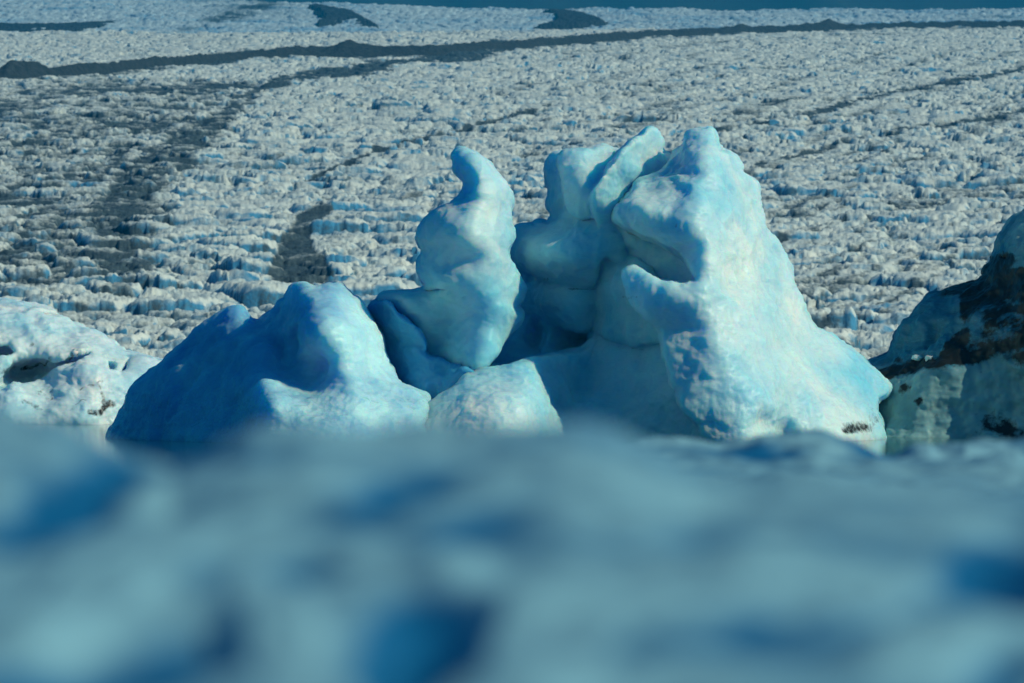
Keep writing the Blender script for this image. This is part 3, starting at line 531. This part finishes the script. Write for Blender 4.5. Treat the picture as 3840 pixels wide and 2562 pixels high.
def ddirt(vx, vy, P):
    x, y = (vx - 3040)*1.425, (vy - 750)*1.425
    n = fbm(P[:, 0]*1.2, P[:, 1]*1.2, P[:, 2]*1.6, o=4, seed=61); n2 = fbm(P[:, 0]*.9 + P[:, 2], P[:, 1], P[:, 2]*4 - P[:, 0]*1.5, o=4, seed=62)
    jx = x + 25*n; jy = y + 18*n2
    d = 1.0*ss(60, 15, linedist(jx, jy, [(640, 500), (780, 475), (900, 440), (1000, 420), (1140, 410)])[0])*ss(600, 780, x)
    d = np.maximum(d, 1.1*ss(-10, 40, polydist(jx, jy, [(790, 475), (940, 400), (1200, 400), (1300, 620), (1140, 640), (960, 580), (870, 660), (800, 690)]))*(.75 + .35*n2))
    d = np.maximum(d, .95*ss(55, 12, linedist(jx, jy, [(380, 950), (500, 910), (600, 880), (700, 880), (780, 790), (830, 720)])[0]))
    d = np.maximum(d, ss(-15, 30, polydist(jx, jy, [(740, 790), (880, 800), (960, 840), (880, 900), (700, 905), (560, 900), (700, 860)]))*.9)
    d = np.maximum(d, (.75 + .3*n2)*ss(80, 20, linedist(jx, jy, [(830, 820), (1000, 780), (1160, 740)])[0]))
    d = np.maximum(d, .85*ss(70, 30, linedist(jx, jy, [(930, 390), (1040, 330), (1060, 330)])[0]))
    d = np.maximum(d, (.55 + .5*n)*ss(120, 20, linedist(jx, jy, [(1000, 1180), (1080, 1260), (1200, 1330)])[0]))
    d = np.maximum(d, (.50 + .55*n2 + .2*n)*ss(-20, 60, polydist(jx, jy, [(880, 470), (1400, 400), (1700, 900), (1100, 900), (960, 850), (840, 800), (900, 680)])))
    for cx, cy, r in ((490, 1010, 34), (575, 1068, 30), (470, 855, 26), (1120, 840, 60), (700, 1300, 20)): d = np.maximum(d, .8*np.exp(-((jx - cx)**2 + (jy - cy)**2)/r**2))
    return np.maximum(d*1.25, .12 + .2*n)
def dmilk(vx, vy, P):
    x, y = (vx - 3040)*1.425, (vy - 750)*1.425
    return .5*ss(900, 1000, y + .25*np.abs(x - 600)) - .6*ss(900, 700, y)*ss(800, 700, x) - .25 + .8*np.exp(-((x - 1120)/90)**2 - ((y - 170)/90)**2)
berg_part('ice_body', [(DB, DC, 5.0, .5)], M_DIRTY, dberg, 108., dpt=(-5, 8.5), step=6, carve=[c6(1045, 312, .9, 16, 9, 6, 0), c6(640, 700, .6, 90, 110, .4, 0)], dirt=ddirt, milk_light=dmilk, seed=5, fb=.09, sc_size=.9)
# white berg on the left, farther away
wberg = empty('iceberg', (-16., 134., 0)); tag(wberg, 'low white cracked iceberg with blue hollows at the left edge', 'iceberg')
WB = z5([(-450, 230), (-150, 170), (0, 185), (100, 186), (250, 210), (400, 240), (450, 262), (490, 310), (560, 352), (650, 395), (750, 432), (850, 460), (930, 520), (1000, 580), (1060, 620), (1130, 625), (1200, 645), (1300, 672), (1420, 700), (1420, 900), (1420, 1260), (900, 1250), (200, 1250), (-450, 1250)])
WC = z5([(0, 200, 3.5), (250, 220, 3.5), (450, 280, 3.2), (0, 400, 1.6), (300, 420, 1.4), (600, 500, 1.6), (900, 530, 2.2), (150, 560, .4), (60, 600, .2), (0, 520, .6), (400, 590, .5), (700, 600, .3), (1060, 640, 1.6), (1150, 660, .8), (1080, 700, .8), (300, 720, .6), (150, 800, .6), (400, 820, .3), (60, 700, -.2), (0, 860, -.4), (600, 760, -.6), (800, 720, -.5), (950, 750, -.2), (1000, 760, .2), (1200, 760, .4), (100, 880, -1.2), (250, 920, -1.0), (500, 900, -.9), (700, 950, -1.2), (900, 950, -1.0), (1050, 1000, -.6), (300, 1100, -1.7), (600, 1150, -1.9), (850, 1180, -1.7), (0, 1050, -2.2), (1000, 1150, -1.0), (1300, 1000, .3), (-300, 600, -.5), (-300, 1100, -2)])
c5 = lambda x, y, d, rx, ry, rd, rot=0: (*z5([(x, y)])[0], d, rx/2.24, ry/2.24, rd, rot)
def wdark(vx, vy, P):  # dark cracks, with the shade of the big hollow painted in
    x, y = vx*2.24, (vy - 1050)*2.24; n = fbm(P[:, 0]*1.4, P[:, 1]*1.4, P[:, 2]*1.8, o=4, seed=66); jx, jy = x + 26*n, y + 20*n
    d = np.zeros(len(x))
    for ln, wd, s in (([(780, 1120), (850, 1110), (880, 1060), (930, 1040)], 36, .85), ([(860, 950), (880, 1000), (870, 1040)], 18, .7), ([(200, 1010), (270, 1050), (340, 1090)], 20, .6), ([(330, 960), (400, 980), (440, 930)], 22, .5), ([(170, 740), (260, 720), (330, 680), (380, 700), (430, 650)], 16, .8), ([(500, 730), (560, 690), (630, 610)], 9, .7), ([(680, 930), (780, 880), (860, 850)], 9, .6), ([(820, 880), (860, 950), (870, 1000)], 7, .6), ([(0, 780), (80, 750), (120, 740)], 20, .6), ([(260, 560), (290, 550)], 12, .6), ([(560, 1100), (640, 1060), (760, 1010)], 10, .55)):
        d = np.maximum(d, .8*s*ss(wd*1.8, wd*.3, linedist(jx, jy, ln)[0]))
    return d
berg_part('ice_body', [(WB, WC, 5.0, .5)], M_WHITE, wberg, 134., dpt=(-5, 9.5), step=5, dstep=.09, carve=[c5(250, 760, .4, 230, 120, 2.2, -14), c5(560, 690, 0.5, 220, 45, .9, -20), c5(20, 600, 0.7, 110, 60, 1.0, 0), c5(20, 880, -0.1, 110, 60, 1.0, -20), c5(940, 720, 0.2, 45, 40, .8, 0), c5(1060, 720, 0.9, 26, 95, .8, 32), c5(430, 300, 3.3, 90, 20, .8, 10)], dirt=wdark, milk_light=spots([(*z5([(260, 760)])[0], 90, 36, -.7), (*z5([(40, 860)])[0], 60, 30, -.6), (*z5([(20, 610)])[0], 40, 20, -.6), (*z5([(960, 720)])[0], 22, 18, -.6)]), seed=6, fb=.10, sc_amp=.03, sc_size=.8)  # negative spots blue the hollows, painting in their shade
cN = lambda x, y: z6([(x, y)])[0]
chunk('ice_chunk', 3128, 1464, 112, 1.0, 'small dark blue ice block poking up behind the tower of the turquoise iceberg', 'ice block', None, M_BLUE, 5, (.42, .5, 1.32))
chunk('ice_chunk', *cN(568, 843), 108.35, .11, 'squarish white ice lump on the dark band of grimy iceberg, the left of two', 'ice lump', 'ice lumps resting on the grimy iceberg', M_WHITE, 9, (1.3, 1, .8))
chunk('ice_chunk', *cN(650, 855), 108.05, .17, 'larger streaked ice lump on the dark band of grimy iceberg, the right of two', 'ice lump', 'ice lumps resting on the grimy iceberg', M_WHITE, 12, (1.2, 1, 1))
# ------------------------------------------------------------------ foreground banks of ice
def bank(name, label, y0, yc, y1, pxr, bottom_py, sil, lump, seed, patches, n=(420, 700), lsc=1.0):
    t = np.linspace(0, 1, n[0]); Yr = y0*(y1/y0)**t
    px = np.linspace(pxr[0], pxr[1], n[1]); Y = np.repeat(Yr[:, None], n[1], 1); PX = np.repeat(px[None], n[0], 0); X = (PX - CX)/FN*Y
    s = np.interp(PX, [q[0] for q in sil], [q[1] for q in sil])
    uq = np.clip((Y - y0)/(yc - y0), 0, 1)**2; s = 1660*(1 - uq) + s*uq
    ztop = CAM_H - (s - HZ)/FN*yc; zlow = CAM_H - (bottom_py - HZ)/FN*y0
    u = (Y - y0)/(yc - y0)
    z = np.where(u < 1, zlow + (ztop - zlow)*np.clip(u, 0, 1)**.8, ztop - (ztop + .6)*ss(1, 1 + (y1 - yc)/(yc - y0), u))
    nn = fbm(X*2.2/lsc, Y*2.4/lsc, o=4, seed=seed); rr = fbm(X*5/lsc + .8*Y, Y*5/lsc, o=3, seed=seed + 3)
    bare = .30 + .48*fbm(X*2.0/lsc + .9*Y, Y*2.2/lsc, o=2, seed=seed + 7)
    QX, QY = pix(X, Y, z); dep = np.zeros_like(X)
    for cx, cy, rx, ry, rot, a in patches:
        c_, s_ = math.cos(R(rot)), math.sin(R(rot)); uu = ((QX - cx)*c_ + (QY - cy)*s_)/rx; vv = (-(QX - cx)*s_ + (QY - cy)*c_)/ry
        g = np.exp(-np.sqrt(uu**2 + vv**2)**3); bare = bare + 1.25*a*g; dep = dep + a*g
    z = z + lump*(nn*.7 + .35*rr)*ss(0, .2, u + .2) - lump*1.2*np.clip(dep, -.3, 1)
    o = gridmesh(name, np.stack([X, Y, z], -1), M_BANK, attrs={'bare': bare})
    return tag(o, label, 'ice bank')
k = D2N
PT = [(970*k, 1450*k, 130*k, 95*k, -12, .9), (930*k, 1540*k, 110*k, 90*k, -5, .8), (330*k, 1500*k, 250*k, 60*k, -14, .75), (150*k, 1570*k, 250*k, 50*k, -5, .6), (150*k, 1150*k, 180*k, 70*k, -25, .65), (30*k, 1070*k, 120*k, 40*k, 20, .3), (690*k, 1280*k, 90*k, 35*k, -10, .5), (950*k, 1120*k, 150*k, 40*k, -18, .45), (1130*k, 1190*k, 120*k, 35*k, -20, .35), (2270*k, 1330*k, 160*k, 90*k, -30, .8), (2050*k, 1400*k, 180*k, 40*k, -25, .45), (1720*k, 1440*k, 170*k, 35*k, -15, .45), (2290*k, 1540*k, 90*k, 40*k, -20, .5), (1560*k, 1250*k, 150*k, 30*k, -10, .3), (430*k, 1040*k, 120*k, 30*k, 10, .3),
      (250*k, 1350*k, 260*k, 60*k, -30, -0.64), (620*k, 1430*k, 90*k, 130*k, -20, -0.72), (1250*k, 1480*k, 150*k, 110*k, -25, -0.72), (1500*k, 1370*k, 280*k, 50*k, -12, -0.48), (550*k, 1140*k, 230*k, 35*k, -5, -0.56), (2150*k, 1480*k, 160*k, 60*k, -25, -0.48), (1040*k, 1320*k, 80*k, 50*k, 0, -0.40)]
bank('ice_bank', 'wide blurred bank of frosted blue ice, its shade painted in, nearest the camera', 2.9, 5.4, 9., (-900, 4740), 2950, [(-900, 1540), (0, 1545), (200, 1590), (420, 1685), (640, 1765), (800, 1660), (950, 1592), (1150, 1570), (1400, 1602), (1700, 1612), (2000, 1590), (2150, 1586), (2300, 1622), (2450, 1685), (2600, 1760), (2900, 1800), (3300, 1840), (3840, 1880), (4740, 1900)], .030, 101, PT, lsc=.8)
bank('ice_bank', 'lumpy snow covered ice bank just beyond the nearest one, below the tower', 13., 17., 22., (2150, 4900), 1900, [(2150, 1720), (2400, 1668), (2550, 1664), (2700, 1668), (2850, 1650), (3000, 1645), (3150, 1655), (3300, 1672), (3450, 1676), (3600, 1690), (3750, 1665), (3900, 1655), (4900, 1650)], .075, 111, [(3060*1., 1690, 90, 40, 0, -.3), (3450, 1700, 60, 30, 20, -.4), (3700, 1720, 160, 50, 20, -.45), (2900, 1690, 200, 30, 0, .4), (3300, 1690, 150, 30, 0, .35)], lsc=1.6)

# ------------------------------------------------------------------ air
def haze():
    V = np.array([(x, y, z) for x in (-2600, 2600) for y in (-60, 8000) for z in (-62, 1500)], float)
    Q = [[0, 1, 3, 2], [4, 6, 7, 5], [0, 4, 5, 1], [2, 3, 7, 6], [0, 2, 6, 4], [1, 5, 7, 3]]
    m = bpy.data.materials.new('air'); m.use_nodes = True; t = m.node_tree; t.nodes.clear()
    o = t.nodes.new('ShaderNodeOutputMaterial'); v = t.nodes.new('ShaderNodeVolumePrincipled')
    v.inputs['Color'].default_value = (.01, .52, 1, 1); v.inputs['Density'].default_value = HAZE; v.inputs['Anisotropy'].default_value = .0
    t.links.new(v.outputs[0], o.inputs['Volume'])
    tag(mesh('haze', V, Q, m, smooth=False), None, None, None, 'stuff')
HAZE = .00014
haze()
